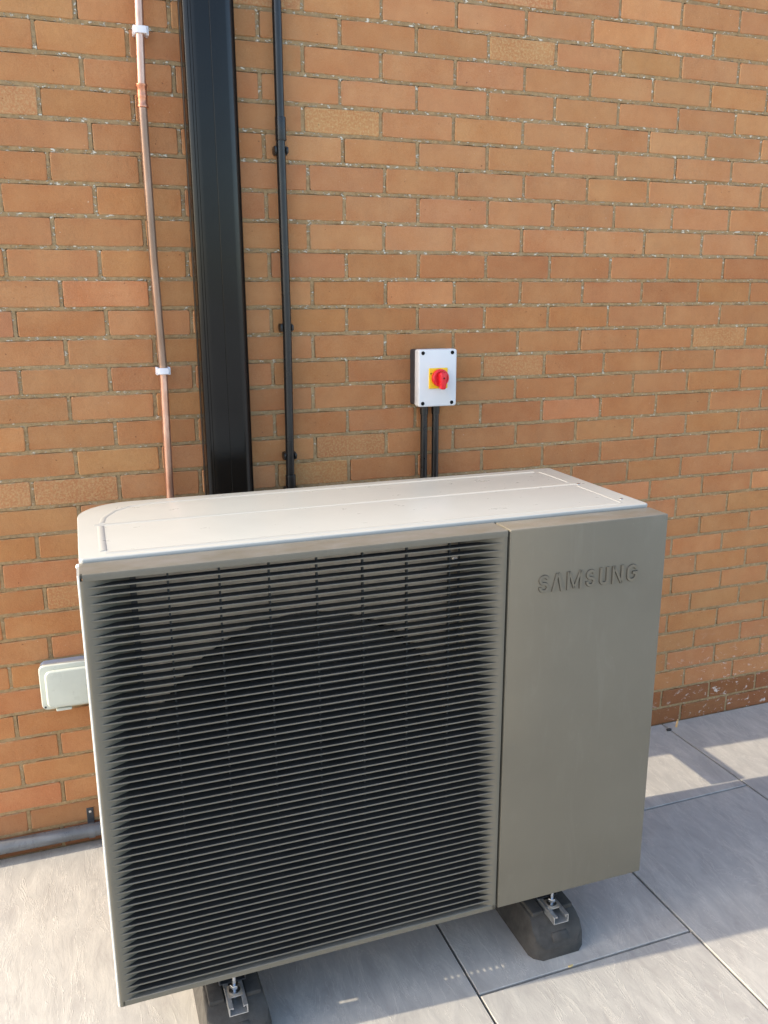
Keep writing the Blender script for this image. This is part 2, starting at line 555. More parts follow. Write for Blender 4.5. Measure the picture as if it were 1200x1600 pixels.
for k in range(-7, 8):
    x0, x1 = xl(k)+GAP, xl(k+1)-GAP
    first = -0.455 if k % 2 else -0.945
    ys = [0.36 if xl(k+1) < -1.6 else -0.003]
    y = first
    while y > -6.8:
        ys.append(y)
        y -= TL
    for a, b in zip(ys[:-1], ys[1:]):
        tile_obj(x0, x1, b+GAP, a-GAP)

# ---- brick wall: stretcher bond, 225 x 75 mm gauge, each course as it was laid
ROWS = {
-21:(-7,[(5.5,-17),(6.5,-23)]),
-20:(-9,[(-5.0,9),(5.0,-1),(6.0,0)]),
-19:(-10,[(-4.5,-3),(5.5,-14),(6.5,-9)]),
-18:(-5,[(-5.0,7),(5.0,10),(6.0,8)]),
-17:(-5,[(-4.5,4),(5.5,13),(6.5,11)]),
-16:(-1,[(-5.0,4),(5.0,-2),(6.0,1)]),
-15:(-3,[(5.5,-19),(6.5,-15)]),
-14:(2,[(-5.0,4),(5.0,1),(6.0,1)]),
-13:(-4,[(-4.5,3),(5.5,-8),(6.5,-1)]),
-12:(0,[(-5.0,3),(5.0,-12),(6.0,-8)]),
-11:(-8,[(-4.5,6),(5.5,-7),(6.5,-3)]),
-10:(-3,[(-5.0,13),(5.0,-5),(6.0,-3)]),
-9:(-4,[(-4.5,-1),(4.5,-11),(5.5,-10),(6.5,-11)]),
-8:(-7,[(5.0,1),(6.0,5)]),
-7:(-1,[(-4.5,3),(-3.5,3),(-0.5,1),(4.5,-3),(5.5,0),(6.5,7)]),
-6:(-3,[(-4.0,7),(-1.0,9),(0.0,10),(5.0,8),(6.0,13)]),
-5:(-2,[(-4.5,1),(-3.5,3),(-0.5,-3),(0.5,-6),(4.5,-14),(5.5,-12),(6.5,-7)]),
-4:(-3,[(-4.0,3),(-1.0,4),(0.0,2),(5.0,-2),(6.0,2)]),
-3:(-4,[(-4.5,1),(-3.5,1),(-0.5,-3),(4.5,-11),(5.5,-6)]),
-2:(-5,[(-4.0,10),(-1.0,11),(0.0,7),(5.0,5),(6.0,8)]),
-1:(-5,[(-4.5,3),(-3.5,5),(-0.5,-1),(0.5,-2),(4.5,-3),(5.5,0)]),
0:(-4,[(-4.0,8),(-1.0,10),(0.0,8),(1.0,6),(2.0,6),(3.0,7),(4.0,8),(5.0,11),(6.0,7)]),
1:(-3,[(-4.5,-3),(-3.5,0),(-0.5,1),(0.5,0),(4.5,-6),(5.5,-5)]),
2:(1,[(-4.0,4),(-1.0,4),(0.0,4),(4.0,7),(5.0,11),(6.0,16)]),
3:(4,[(-3.5,0),(-0.5,-4),(0.5,-2),(4.5,-2),(5.5,3)]),
4:(8,[(-4.0,6),(-1.0,7),(0.0,7),(4.0,7),(5.0,8),(6.0,12)]),
5:(7,[(-3.5,0),(-0.5,-4),(0.5,-6),(4.5,-7),(5.5,-7)]),
6:(6,[(-4.0,-1),(-1.0,-5),(0.0,-4),(4.0,-2),(5.0,-3),(6.0,-5)]),
7:(5,[(-3.5,-6),(-0.5,-10),(0.5,-8),(4.5,-8),(5.5,-8)]),
8:(5,[(-4.0,3),(-3.0,-5),(-1.0,-1),(0.0,-2),(4.0,-1),(5.0,-1)]),
9:(6,[(-0.5,-9),(0.5,-10),(4.5,-14),(5.5,-14)]),
10:(2,[(0.0,0),(4.0,-4),(5.0,-7)]),
11:(6,[(4.5,-24),(5.5,-25)]),
}
WX0, WX1, ZBASE = -1.50, 4.6, 1.612
ROW_LO, ROW_HI = -21, 22
def row_z(r):
    return ZBASE + r*0.075 + ROWS.get(r, (0,))[0]*0.001
def joint_x(r, c):
    L = ROWS.get(r, (0, [(0, 0)]))[1]
    if c <= L[0][0]:
        d = L[0][1]
    elif c >= L[-1][0]:
        d = L[-1][1]
    else:
        for (a, da), (b, db) in zip(L[:-1], L[1:]):
            if a <= c <= b:
                d = da + (db-da)*(c-a)/(b-a)
    rr = random.Random(r*977 + int(c*2)*13)
    return c*0.225 + d*0.001 + rr.uniform(-0.0015, 0.0015)
bm = bmesh.new()
box(bm, WX0, WX1, 0.0075, 0.30, -0.03, row_z(ROW_HI)+0.04)
wall = to_obj('brick_wall', bm, M['mortar'])
tag(wall, 'tall orange brick wall behind the outdoor unit, with darker damp courses at its foot', 'wall')

NV = 10
def brick_bm(b, x0, x1, z0, z1, seed):
    """one brick: worn arrises, slightly uneven outline"""
    q = random.Random(seed)
    w2, h2 = (x1-x0)/2, (z1-z0)/2
    c = 0.0035
    ring = []
    for (x, z) in ((-w2+c, -h2), (-w2*0.3, -h2), (w2*0.35, -h2), (w2-c, -h2), (w2, -h2+c), (w2, h2-c), (w2-c, h2), (w2*0.3, h2), (-w2*0.35, h2), (-w2+c, h2), (-w2, h2-c), (-w2, -h2+c)):
        ring.append((x+q.uniform(-1, 1)*0.0011, z+q.uniform(-1, 1)*0.0011))
    e = 0.0016
    f = [b.verts.new((x*(1-e/w2*1.2), -q.uniform(0, 0.0007), z*(1-e/h2*1.2))) for x, z in ring]
    m = [b.verts.new((x, 0.0019+q.uniform(-0.0006, 0.0006), z)) for x, z in ring]
    k = len(ring)
    bk = [b.verts.new((x, 0.03, z)) for x, z in ring]
    b.faces.new(f)
    for i in range(k):
        j = (i+1) % k
        b.faces.new((f[i], m[i], m[j], f[j]))
        b.faces.new((m[i], bk[i], bk[j], m[j]))
variants = []
for s in range(8):
    b = bmesh.new()
    brick_bm(b, -0.1075, 0.1075, -0.0325, 0.0325, 100+s)
    bmesh.ops.recalc_face_normals(b, faces=b.faces[:])
    me = bpy.data.meshes.new('brick')
    b.to_mesh(me)
    b.free()
    me.materials.append(M['brick'])
    variants.append(me)

def area_seen(x0, x1, z0, z1):
    tot = 0
    for fx in (0.12, 0.37, 0.63, 0.88):
        for fz in (0.2, 0.5, 0.8):
            X, Z = x0+(x1-x0)*fx, z0+(z1-z0)*fz
            p = pix((X, 0, Z))
            if p is None or not (0 <= p[0] <= 1200 and 0 <= p[1] <= 1600):
                continue
            # behind the heat pump (front at y = -0.887, top at 1.125)?
            t = (-0.887-CAM_LOC[1])/(0-CAM_LOC[1])
            hx, hz = CAM_LOC[0]+(X-CAM_LOC[0])*t, CAM_LOC[2]+(Z-CAM_LOC[2])*t
            t2 = (-0.36-CAM_LOC[1])/(0-CAM_LOC[1])
            bx, bz = CAM_LOC[0]+(X-CAM_LOC[0])*t2, CAM_LOC[2]+(Z-CAM_LOC[2])*t2
            if (-0.904 < hx < 0.366 and 0.17 < hz < 1.12) or (-0.86 < bx < 0.366 and 0.1 < bz < 1.12):
                continue
            d = (Vector((X, 0, Z))-Vector(CAM_LOC)).length
            tot += (x1-x0)*(z1-z0)/d**3
    return tot
bricks = []
BJ, PJ = 0.0049, 0.0047
for r in range(ROW_LO, ROW_HI+1):
    half = 0.5 if r % 2 else 0.0
    z0 = (row_z(r-1)+row_z(r))/2 + BJ if r > ROW_LO else row_z(r)-0.0325
    z1 = (row_z(r)+row_z(r+1))/2 - BJ
    c = -8.0 + half
    while True:
        a, b_ = joint_x(r, c)+PJ, joint_x(r, c+1)-PJ
        c += 1
        if b_ < WX0+0.03:
            continue
        if a > WX1-0.05:
            break
        a, b_ = max(a, WX0-0.002), min(b_, WX1+0.002)
        bricks.append((area_seen(a, b_, z0, z1), r, a, b_, z0, z1))
bricks.sort(key=lambda t: -t[0])
# joints: struck by hand, flush under the brick above, falling short of the one below and of the brick at the right
jt = bmesh.new()
q = random.Random(5)
for r in range(ROW_LO-1, ROW_HI+1):
    zc = (row_z(r)+row_z(r+1))/2
    prev = None
    x = WX0
    while x < WX1+0.001:
        jy = 0.0016+q.uniform(-0.0006, 0.0008)
        gap = max(0.0, q.gauss(0.0009, 0.0006))
        if q.random() < 0.10:
            gap = -0.0010
        zb_, zt_ = zc-BJ+gap, zc+BJ+0.0012
        cur = [jt.verts.new(v) for v in ((x, jy, zt_), (x, jy+q.uniform(-0.0004, 0.0002), zc+q.uniform(-0.001, 0.001)), (x, jy+0.0006, zb_), (x, 0.0080, zb_+0.0004))]
        if prev:
            for k in range(3):
                jt.faces.new((prev[k], prev[k+1], cur[k+1], cur[k]))
        prev = cur
        x += q.uniform(0.012, 0.030)
for ar, r, a, b_, z0, z1 in bricks:
    prev = None
    xl_, xr_ = b_-0.0008, b_+2*PJ
    for k in range(5):
        z = z0-0.001 + (z1-z0+0.002)*k/4
        jy = 0.0018+q.uniform(-0.0005, 0.0009)
        gap = max(0.0, q.gauss(0.0009, 0.0006))
        cur = [jt.verts.new(v) for v in ((xl_, jy, z), ((xl_+xr_)/2, jy-0.0003, z), (xr_-gap, jy+0.0005, z), (xr_-gap-0.0003, 0.0080, z))]
        if prev:
            for m_ in range(3):
                jt.faces.new((prev[m_], prev[m_+1], cur[m_+1], cur[m_]))
        prev = cur
to_obj('mortar_joint', jt, M['mortar'], wall, True)
rest = bmesh.new()
plinth = bmesh.new()
for i, (ar, r, a, b_, z0, z1) in enumerate(bricks):
    sx, sz = (b_-a)/0.215, (z1-z0)/0.065
    cx, cz = (a+b_)/2, (z0+z1)/2
    q = random.Random(i*7+r)
    if i < 298 and ar > 0:
        o = bpy.data.objects.new('brick', variants[q.randrange(8)])
        o.location = (cx, q.uniform(-0.0012, 0.0010), cz)
        o.scale = (sx, 1, sz)
        o.rotation_euler = (q.uniform(-1, 1)*0.010, q.uniform(-1, 1)*0.0025, q.uniform(-1, 1)*0.004)
        o.parent = wall
        k = q.uniform(0.93, 1.04)
        tint = [k*q.uniform(0.98, 1.02), k*q.uniform(0.97, 1.03), k*q.uniform(0.95, 1.05)]
        if q.random() < 0.06:
            tint = [t*m_ for t, m_ in zip(tint, (1.13, 1.10, 1.12))]
        # the upper courses are paler and salted, the band below them was fired darker
        band = (1.06, 1.09, 1.13) if r >= 2 else ((0.93, 0.89, 0.86) if r >= -8 else (1.0, 0.97, 0.94))
        if cx > -0.25 or r < -8:
            tint = [t*m_ for t, m_ in zip(tint, band)]
        if r <= -20 and cx > 0.2:                       # damp engineering courses at the foot
            tint = [t*m_ for t, m_ in zip(tint, (0.62, 0.54, 0.53))]
        elif r == -20:
            tint = [t*m_ for t, m_ in zip(tint, (0.80, 0.84, 0.92))]
        elif r == -21:
            tint = [t*m_ for t, m_ in zip(tint, (0.55, 0.50, 0.52))]
        o.color = (*tint, 1)
        COL.objects.link(o)
    else:
        t = bmesh.new()
        brick_bm(t, -0.1075, 0.1075, -0.0325, 0.0325, i)
        join(plinth if (r <= -20 and cx > 0.2) else rest, t, 0, Matrix.Translation((cx, q.uniform(-0.0012, 0.001), cz)) @ Matrix.Diagonal((sx, 1, sz, 1)))
o = to_obj('brick', rest, M['brick'], wall)
o['kind'] = 'stuff'
o.color = (0.98, 0.96, 0.94, 1)
o = to_obj('brick', plinth, M['brick'], wall)
o['kind'] = 'stuff'
o.color = (0.61, 0.53, 0.52, 1)

# ================================================================== THINGS ON THE WALL
# ---- 22 mm copper pipe with a soldered coupling and two white clips
t = thing('copper_pipe', 'bare copper pipe in two white clips running up the brick wall beside the black trunking', 'pipe', (-0.652, -0.026, 0.02))
bm = bmesh.new()
tube(bm, [(0.001, 0, 0), (0.0, 0, 1.03), (0.004, 0, 1.39), (-0.002, 0, 1.68), (-0.004, 0, 2.06), (0.005, 0, 2.33), (0.006, 0, 3.2)], 0.0112, 18)
to_obj('tube', bm, M['copper'], t, True)
bm = bmesh.new()
zc = 2.045
lathe(bm, [(0.0114, -0.001), (0.0146, 0.0), (0.0150, 0.004), (0.0128, 0.008), (0.0128, 0.020), (0.0137, 0.024), (0.0137, 0.028), (0.0128, 0.032), (0.0128, 0.046), (0.0150, 0.050), (0.0146, 0.054), (0.0114, 0.055)], (-0.0035, 0, zc), (0, 0, 1), 18)
to_obj('coupling', bm, M['solder'], t, True)
def copper_clip(x, z):
    bm = bmesh.new()
    prism(bm, rrect(x-0.0155, x+0.0155, -0.0145, 0.020, 0.005, 3), z-0.0085, z+0.0085, 'z', 0, 0.0012, 1)
    box(bm, x-0.019, x-0.012, -0.006, 0.024, z-0.0105, z+0.0105, 0.0015, 1)
    box(bm, x+0.012, x+0.019, -0.006, 0.024, z-0.0105, z+0.0105, 0.0015, 1)
    return to_obj('pipe_clip', bm, M['white_clip'], t, True)
copper_clip(0.004, 2.222)
copper_clip(0.004, 1.384)

# ---- black pipe trunking
t = thing('pipe_trunking', 'wide gloss black trunking standing up the brick wall between copper pipe and thin conduit', 'trunking', (-0.484, 0, 0.25))
bm = bmesh.new()
D = 0.080
pr = [(-0.066, 0.0), (-0.066, -0.058), (-0.0656, -0.0640), (-0.0645, -0.0680), (-0.0625, -0.0702), (-0.0535, -0.0738), (-0.0530, -0.0730), (-0.0524, -0.0742), (-0.0470, -0.0764), (-0.0465, -0.0756), (-0.0459, -0.0769),
      (-0.0400, -D+0.0008), (-0.0360, -D), (-0.0015, -D-0.0003), (-0.0008, -D+0.0003), (-0.0001, -D-0.0003), (0.0380, -D), (0.0408, -D+0.0008), (0.0630, -0.0622), (0.0652, -0.0575), (0.066, -0.050), (0.066, 0.0)]
prism(bm, pr, 0.0, 3.2, 'z')
to_obj('cover', bm, M['gloss_black'], t, True)
bm = bmesh.new()
box(bm, -0.0675, 0.0675, -0.020, 0.0, 0.0, 3.2, 0.0015, 1)
to_obj('backing_channel', bm, M['black'], t)

# ---- 25 mm conduit with couplers and saddles
t = thing('cable_conduit', 'long thin black conduit clipped up the brick wall right of the wide trunking', 'conduit', (-0.302, -0.026, 0.4))
bm = bmesh.new()
tube(bm, [(-0.001, 0, 0), (-0.001, 0, 0.65), (0.003, 0, 1.1), (0.001, 0, 1.6), (0.003, 0, 2.8)], 0.0125, 18)
to_obj('tube', bm, M['black'], t, True)
def coupler(x, z0, z1, r):
    bm = bmesh.new()
    lathe(bm, [(0.0125, z0), (r, z0+0.0005), (r+0.0004, z0+0.003), (r, (z0+z1)/2), (r+0.0004, z1-0.003), (r, z1-0.0005), (0.0125, z1)], (x, 0, 0), (0, 0, 1), 18)
    to_obj('coupler', bm, M['black'], t, True)
coupler(0.002, 1.605, 1.665, 0.0146)
coupler(0.0, 0.655, 0.690, 0.0150)
def saddle(x, z):
    bm = bmesh.new()
    prism(bm, rrect(x-0.0185, x+0.0185, 0.001, 0.026, 0.004, 3), z-0.011, z+0.011, 'z', 0, 0.001, 1)
    for s in (-1, 1):
        box(bm, x+s*0.0160-0.0035, x+s*0.0160+0.0035, -0.007, 0.026, z-0.0085, z+0.0085, 0.003, 2)
    to_obj('saddle_clip', bm, M['black'], t, True)
saddle(0.002, 1.582)
saddle(0.002, 1.114)
saddle(0.001, 0.745)
bm = bmesh.new()
box(bm, -0.019, 0.021, -0.016, 0.02, 0.628, 0.652, 0.002, 1)
to_obj('saddle_base', bm, M['black'], t)
bm = bmesh.new()
lathe(bm, [(0, 0), (0.004, 0.0), (0.0035, 0.002), (0, 0.0026)], (-0.008, -0.016, 0.647), (0, -1, 0), 10)
to_obj('screw', bm, M['steel'], t, True)

# ---- rotary isolator
t = thing('isolator_switch', 'grey isolator box with red rotary knob on a yellow plate, fixed to the brick wall', 'switch', (0.1465, 0, 1.361))
bm = bmesh.new()
prism(bm, rrect(-0.0595, 0.0595, -0.083, 0.083, 0.006, 3), -0.042, 0.002, 'y')
to_obj('base', bm, M['abs_dark'], t, True)
bm = bmesh.new()
prism(bm, rrect(-0.0615, 0.0615, -0.0850, 0.0850, 0.007, 4), -0.075, -0.0405, 'y', 0, 0.0035, 3)
to_obj('lid', bm, M['abs_light'], t, True)
for sx in (-1, 1):
    for sz in (-1, 1):
        bm = bmesh.new()
        lathe(bm, [(0.0056, -0.002), (0.0056, 0.0006), (0.0050, 0.0010), (0, 0.0010)], (sx*0.0475-0.001, -0.0752, sz*0.0745), (0, -1, 0), 14)
        to_obj('screw', bm, M['print'], t, True)
bm = bmesh.new()
box(bm, -0.030, 0.031, -0.0785, -0.0745, -0.031, 0.030, 0.002, 2)
plate = to_obj('switch_plate', bm, M['yellow'], t)
bm = bmesh.new()                                # small print on the plate: I / ON and O / OFF as dark marks
box(bm, -0.0255, -0.0235, -0.0789, -0.0786, 0.0125, 0.0160)
box(bm, -0.0233, -0.0195, -0.0789, -0.0786, 0.0145, 0.0162)
box(bm, -0.0250, -0.0215, -0.0789, -0.0786, 0.0105, 0.0119)
to_obj('print', bm, M['print'], plate)
bm = bmesh.new()
lathe(bm, [(0.0262, 0), (0.0262, 0.010), (0.0255, 0.0125), (0.0238, 0.0138), (0.0205, 0.0138), (0.0195, 0.011), (0, 0.011)], (0.004, -0.0787, 0.001), (0, -1, 0), 36)
knob = to_obj('knob', bm, M['red'], t, True)
bm = bmesh.new()
prism(bm, [(-0.0105+0.004, 0.014), (-0.006+0.004, 0.0185), (0.006+0.004, 0.0185), (0.0105+0.004, 0.014), (0.0085+0.004, -0.027), (0.005+0.004, -0.0315), (-0.005+0.004, -0.0315), (-0.0085+0.004, -0.027)], -0.111, -0.0895, 'y', 0, 0.0028, 2)
to_obj('handle', bm, M['red'], knob, True)
bm = bmesh.new()
lathe(bm, [(0, 0), (0.0028, 0), (0.0026, 0.0006), (0, 0.0006)], (0.0045, -0.1109, 0.002), (0, -1, 0), 12)
to_obj('lock_hole', bm, M['print'], knob, True)

# ---- two conduits under it
for x, lab in ((0.124, 'left one of the two short black conduits under the grey isolator box'),
               (0.162, 'right one of the two short black conduits under the grey isolator box')):
    t = thing('cable_conduit', lab, 'conduit', (x, -0.024, 0.55), 0, 'short conduits below the isolator')
    bm = bmesh.new()
    tube(bm, [(0, 0, 0), (0, 0, 0.70)], 0.0108, 16)
    to_obj('tube', bm, M['black'], t, True)
    bm = bmesh.new()
    lathe(bm, [(0.0108, 0.697), (0.0126, 0.6975), (0.0128, 0.726), (0.0108, 0.7268)], (0, 0, 0), (0, 0, 1), 16)
    to_obj('adaptor', bm, M['black'], t, True)

# ---- outdoor socket at the left
t = thing('outdoor_socket', 'pale weatherproof socket box with moulded lid low on the wall beside the unit', 'socket', (-0.945, 0, 0.535))
bm = bmesh.new()
prism(bm, rrect(-0.096, 0.096, -0.060, 0.064, 0.016, 5), -0.030, 0.002, 'y', 0, 0.001, 1)
to_obj('back_box', bm, M['socket_box'], t, True)
bm = bmesh.new()
prism(bm, rrect(-0.0985, 0.0985, -0.066, 0.067, 0.016, 5), -0.046, -0.0285, 'y', 0, 0.003, 3)
lid = to_obj('lid', bm, M['socket'], t, True)
bm = bmesh.new()
prism(bm, rrect(-0.084, 0.084, -0.0595, 0.0535, 0.018, 6), -0.0585, -0.0458, 'y', 0, 0.006, 4)
to_obj('lid_boss', bm, M['socket'], lid, True)
bm = bmesh.new()
box(bm, -0.062, -0.020, -0.053, -0.032, -0.0725, -0.064, 0.003, 2)
to_obj('latch', bm, M['socket'], t, True)
bm = bmesh.new()
lathe(bm, [(0, 0), (0.0034, 0), (0.003, 0.0012), (0, 0.0012)], (-0.0895, -0.0458, -0.0575), (0, -1, 0), 12)
to_obj('screw', bm, M['abs_dark'], t, True)

# ---- grey pipe along the foot of the wall
t = thing('waste_pipe', 'grey plastic pipe running along the foot of the wall behind the unit', 'pipe', (-1.47, -0.0215, 0.046))
bm = bmesh.new()
tube(bm, [(0, 0, 0.004), (0.57, 0, 0.001), (1.6, 0, -0.002)], 0.0200, 22)
to_obj('tube', bm, M['pipe_grey'], t, True)
bm = bmesh.new()
cx = 0.524
outer = [(0.0220*math.cos(math.radians(a)), 0.0220*math.sin(math.radians(a))) for a in range(70, 281, 15)]
inner = [(0.0203*math.cos(math.radians(a)), 0.0203*math.sin(math.radians(a))) for a in range(280, 69, -15)]
prism(bm, outer+inner, cx-0.009, cx+0.009, 'x', 1)
prism(bm, [(0.005, 0.0185), (0.0215, 0.0185), (0.0215, 0.064), (0.0180, 0.064), (0.0180, 0.022), (0.005, 0.0215)], cx-0.010, cx+0.010, 'x', 0, 0.001, 1)
clip = to_obj('pipe_clip', bm, [M['abs_dark'], M['pipe_grey']], t, True)
bm = bmesh.new()
lathe(bm, [(0, 0), (0.0048, 0), (0.0040, 0.0022), (0, 0.003)], (cx, 0.0180, 0.053), (0, -1, 0), 12)
to_obj('screw', bm, M['steel'], clip, True)

# ================================================================== HEAT PUMP
UX, UY = -0.904, -0.884
U = thing('heat_pump', 'large outdoor heat pump with dark slatted front, grey side panel and off-white top', 'heat pump', (UX, UY, 0), -0.007)
W, ZB, ZT = 1.270, 0.177, 1.117
DIV = 0.8625
SL0, PITCH, NS = 1.0897, 0.0161, 56

# cabinet shell: sheets of real thickness round an open fan chamber
bm = bmesh.new()
R2 = 0.120
yb, yf = 0.527, 0.0765
out = [(W-0.004, yf), (W-0.004, yb)] + [(0.004+R2+R2*math.cos(math.radians(a)), yb-R2+R2*math.sin(math.radians(a))) for a in range(90, 181, 10)] + [(0.004, yf)]
inn = [(x, y) for x, y in [(0.0055, yf), (0.0055, yb-R2)] + [(0.0055+R2-0.0015+(R2-0.0015)*math.cos(math.radians(a)), yb-0.0015-R2+0.0015+(R2-0.0015)*math.sin(math.radians(a))) for a in range(180, 89, -10)] + [(W-0.0055, yb-0.0015), (W-0.0055, yf)]]
prism(bm, out+inn, ZB+0.003, ZT-0.004, 'z')
to_obj('cabinet', bm, M['lid'], U, True)
bm = bmesh.new()
base_out = [(W-0.0065, yf+0.002), (W-0.0065, yb-0.003)] + [(0.007+R2+(R2-0.004)*math.cos(math.radians(a)), yb-R2+(R2-0.004)*math.sin(math.radians(a))) for a in range(90, 181, 10)] + [(0.0075, yf+0.002)]
prism(bm, base_out, ZB+0.004, ZB+0.030, 'z')
to_obj('base_tray', bm, M['zinc'], U)
bm = bmesh.new()
box(bm, 0.86, 0.864, yf, yb-0.004, ZB+0.031, ZT-0.008)
to_obj('partition', bm, M['zinc'], U)

# pressed lid with swages
bm = bmesh.new()
yl0, yl1, zl = 0.0738, 0.532, 1.1242
R3 = 0.125
lo = [(W+0.001-0.006, yl0), (W+0.001, yl0+0.006), (W+0.001, yl1-0.006), (W-0.005, yl1)]
lo += [(R3+R3*math.cos(math.radians(a)), yl1-R3+R3*math.sin(math.radians(a))) for a in range(90, 181, 6)]
lo += [(0.0, yl0+0.006), (0.006, yl0)]
prism(bm, lo, 1.1135, zl, 'z', 0, 0.0026, 3)
# depressed skirt hanging round the cabinet
lidob = to_obj('top_cover', bm, M['lid'], U, True)
bm = bmesh.new()
zs = zl
ymid = 0.322
def curve(pts):
    return [(x, y, zs) for x, y in pts]
bead(bm, curve([(0.046, 0.115), (0.046, 0.20), (0.047, ymid-0.012)]), 0.0065, 0.0034)
bead(bm, curve([(0.050, ymid+0.014), (0.056, 0.385), (0.080, 0.440), (0.118, 0.478), (0.165, 0.492), (0.50, 0.497), (1.20, 0.497)]), 0.0055, 0.0024)
bead(bm, curve([(0.034, ymid), (0.30, ymid+0.001), (0.70, ymid), (1.225, ymid)]), 0.0065, 0.0030)
bead(bm, curve([(0.050, 0.101), (0.10, 0.098), (0.60, 0.098), (1.20, 0.098)]), 0.0055, 0.0032)
bead(bm, curve([(1.215, 0.105), (1.218, 0.20), (1.218, 0.30)]), 0.0035, 0.0016)
bead(bm, curve([(1.218, 0.345), (1.218, 0.42), (1.215, 0.49)]), 0.0035, 0.0016)
to_obj('swage', bm, M['lid'], lidob, True)
for sx, sy in ((1.232, 0.318), (1.236, 0.135)):
    bm = bmesh.new()
    lathe(bm, [(0.0045, -0.001), (0.0045, 0.0006), (0.003, 0.0018), (0, 0.0022)], (sx, sy, zl), (0, 0, 1), 12)
    to_obj('screw', bm, M['steel'], lidob, True)
bm = bmesh.new()
lathe(bm, [(0.006, 0), (0.0058, 0.004), (0.003, 0.0065), (0, 0.007)], (0.0005, 0.081, 1.108), (-1, 0, 0), 12)
to_obj('screw', bm, M['white_clip'], U, True)

# front cover, fan side: rim, inward curving cheeks, open at the back and at the bottom
bm = bmesh.new()
topp = [(0.0, SL0+0.0135), (0.0, ZT-0.0035), (0.0010, ZT-0.0010), (0.0035, ZT), (0.071, ZT), (0.071, ZT-0.010), (0.020, ZT-0.010), (0.012, SL0+0.0135)]
prism(bm, topp, 0.0045, DIV-0.0015, 'x')
box(bm, 0.0, 0.0046, 0.0075, 0.071, ZT-0.010, ZT-0.0004)
prism(bm, [(0.0, ZB), (0.0, SL0-55*PITCH-0.0135), (0.016, SL0-55*PITCH-0.0135), (0.016, ZB)], 0.0045, DIV-0.0015, 'x', 0, 0.0012, 1)
def cheek(sgn, x0):
    pts = [(0.0, 0.060), (0.0, 0.0020), (0.0006, 0.0006), (0.0020, 0.0), (0.009, 0.0), (0.016, 0.0015), (0.024, 0.0050), (0.032, 0.0095), (0.040, 0.0145), (0.050, 0.0205), (0.060, 0.0270), (0.070, 0.0340), (0.080, 0.0430), (0.087, 0.0520)]
    back = [(0.0855, 0.0525), (0.078, 0.0445), (0.050, 0.0232), (0.024, 0.0075), (0.006, 0.0025), (0.0022, 0.0050), (0.0022, 0.060)]
    prism(bm, [(x0+sgn*x, y) for x, y in pts+back], ZB+0.0008, SL0+0.0140, 'z')
cheek(1, 0.0)
cheek(-1, DIV-0.0015)
# side flange behind the left cheek, with a narrow vent slit
ZS0, ZS1 = 0.235, 0.560
box(bm, -0.0030, -0.0012, 0.0602, 0.0762, ZB+0.001, ZS0)
box(bm, -0.0030, -0.0012, 0.0602, 0.0762, ZS1, ZT-0.010)
box(bm, -0.0030, -0.0012, 0.0602, 0.0655, ZS0, ZS1)
box(bm, -0.0030, -0.0012, 0.0725, 0.0762, ZS0, ZS1)
# turned-in bottom flange with drain slots
xs_ = 0.0045
for a, b_ in [(0.168, 0.215)] + [(0.4285+0.0166*k, 0.4285+0.0166*k+0.0085) for k in range(10)]:
    box(bm, xs_, a, 0.0162, 0.0760, ZB+0.0004, ZB+0.0020)
    box(bm, a, b_, 0.0162, 0.0200, ZB+0.0004, ZB+0.0020)
    box(bm, a, b_, 0.0660, 0.0760, ZB+0.0004, ZB+0.0020)
    xs_ = b_
box(bm, xs_, DIV-0.0020, 0.0162, 0.0760, ZB+0.0004, ZB+0.0020)
frame = to_obj('grille_frame', bm, M['grey'], U, True)

for xa, xb in ((0.052, 0.099), (DIV-0.093, DIV-0.052)):
    bm = bmesh.new()
    box(bm, xa, xb, 0.0532, 0.0550, ZB+0.020, SL0+0.012)
    to_obj('grille_liner', bm, M['fan_black'], U)
# white side sheet wrapping round to the left edge of the front
bm = bmesh.new()
prism(bm, [(-0.0048, 0.060), (-0.0048, 0.0060), (-0.0022, 0.0016), (-0.0002, 0.0012), (-0.0002, 0.060)], ZB, ZT-0.003, 'z')
to_obj('side_sheet', bm, M['lid'], U)

# slats: dark blades with a grey front lip
sl = bmesh.new()
x0, x1, th, dp = 0.0095, DIV-0.0110, 0.0030, 0.0240
vs = [sl.verts.new(p) for p in ((x0, 0.0004, -th*0.36), (x1, 0.0004, -th*0.36), (x1, 0.0004, th*0.36), (x0, 0.0004, th*0.36),
                                 (x0, 0.0020, -th/2), (x1, 0.0020, -th/2), (x1, 0.0020, th/2), (x0, 0.0020, th/2),
                                 (x0, dp, -0.0011), (x1, dp, -0.0011), (x1, dp, 0.0011), (x0, dp, 0.0011))]
for f, m_ in (((0, 1, 2, 3), 0), ((3, 2, 6, 7), 0), ((1, 0, 4, 5), 0), ((7, 6, 10, 11), 1), ((5, 4, 8, 9), 1), ((9, 8, 11, 10), 1), ((0, 3, 7, 11, 8, 4), 1), ((2, 1, 5, 9, 10, 6), 1)):
    sl.faces.new([vs[i] for i in f]).material_index = m_
first = to_obj('slat', sl, [M['grey'], M['slat_black']], U, loc=(0, 0, SL0))
for k in range(1, NS):
    o = first.copy()
    COL.objects.link(o)
    o.location = (random.uniform(-0.0003, 0.0003), random.uniform(-0.0002, 0.0002), SL0-k*PITCH)
for k in range(8):
    bm = bmesh.new()
    xs = 0.155+0.0965*k
    box(bm, xs-0.0016, xs+0.0016, 0.0165, 0.0255, ZB+0.016, SL0+0.012)
    to_obj('slat_tie', bm, M['slat_black'], U)

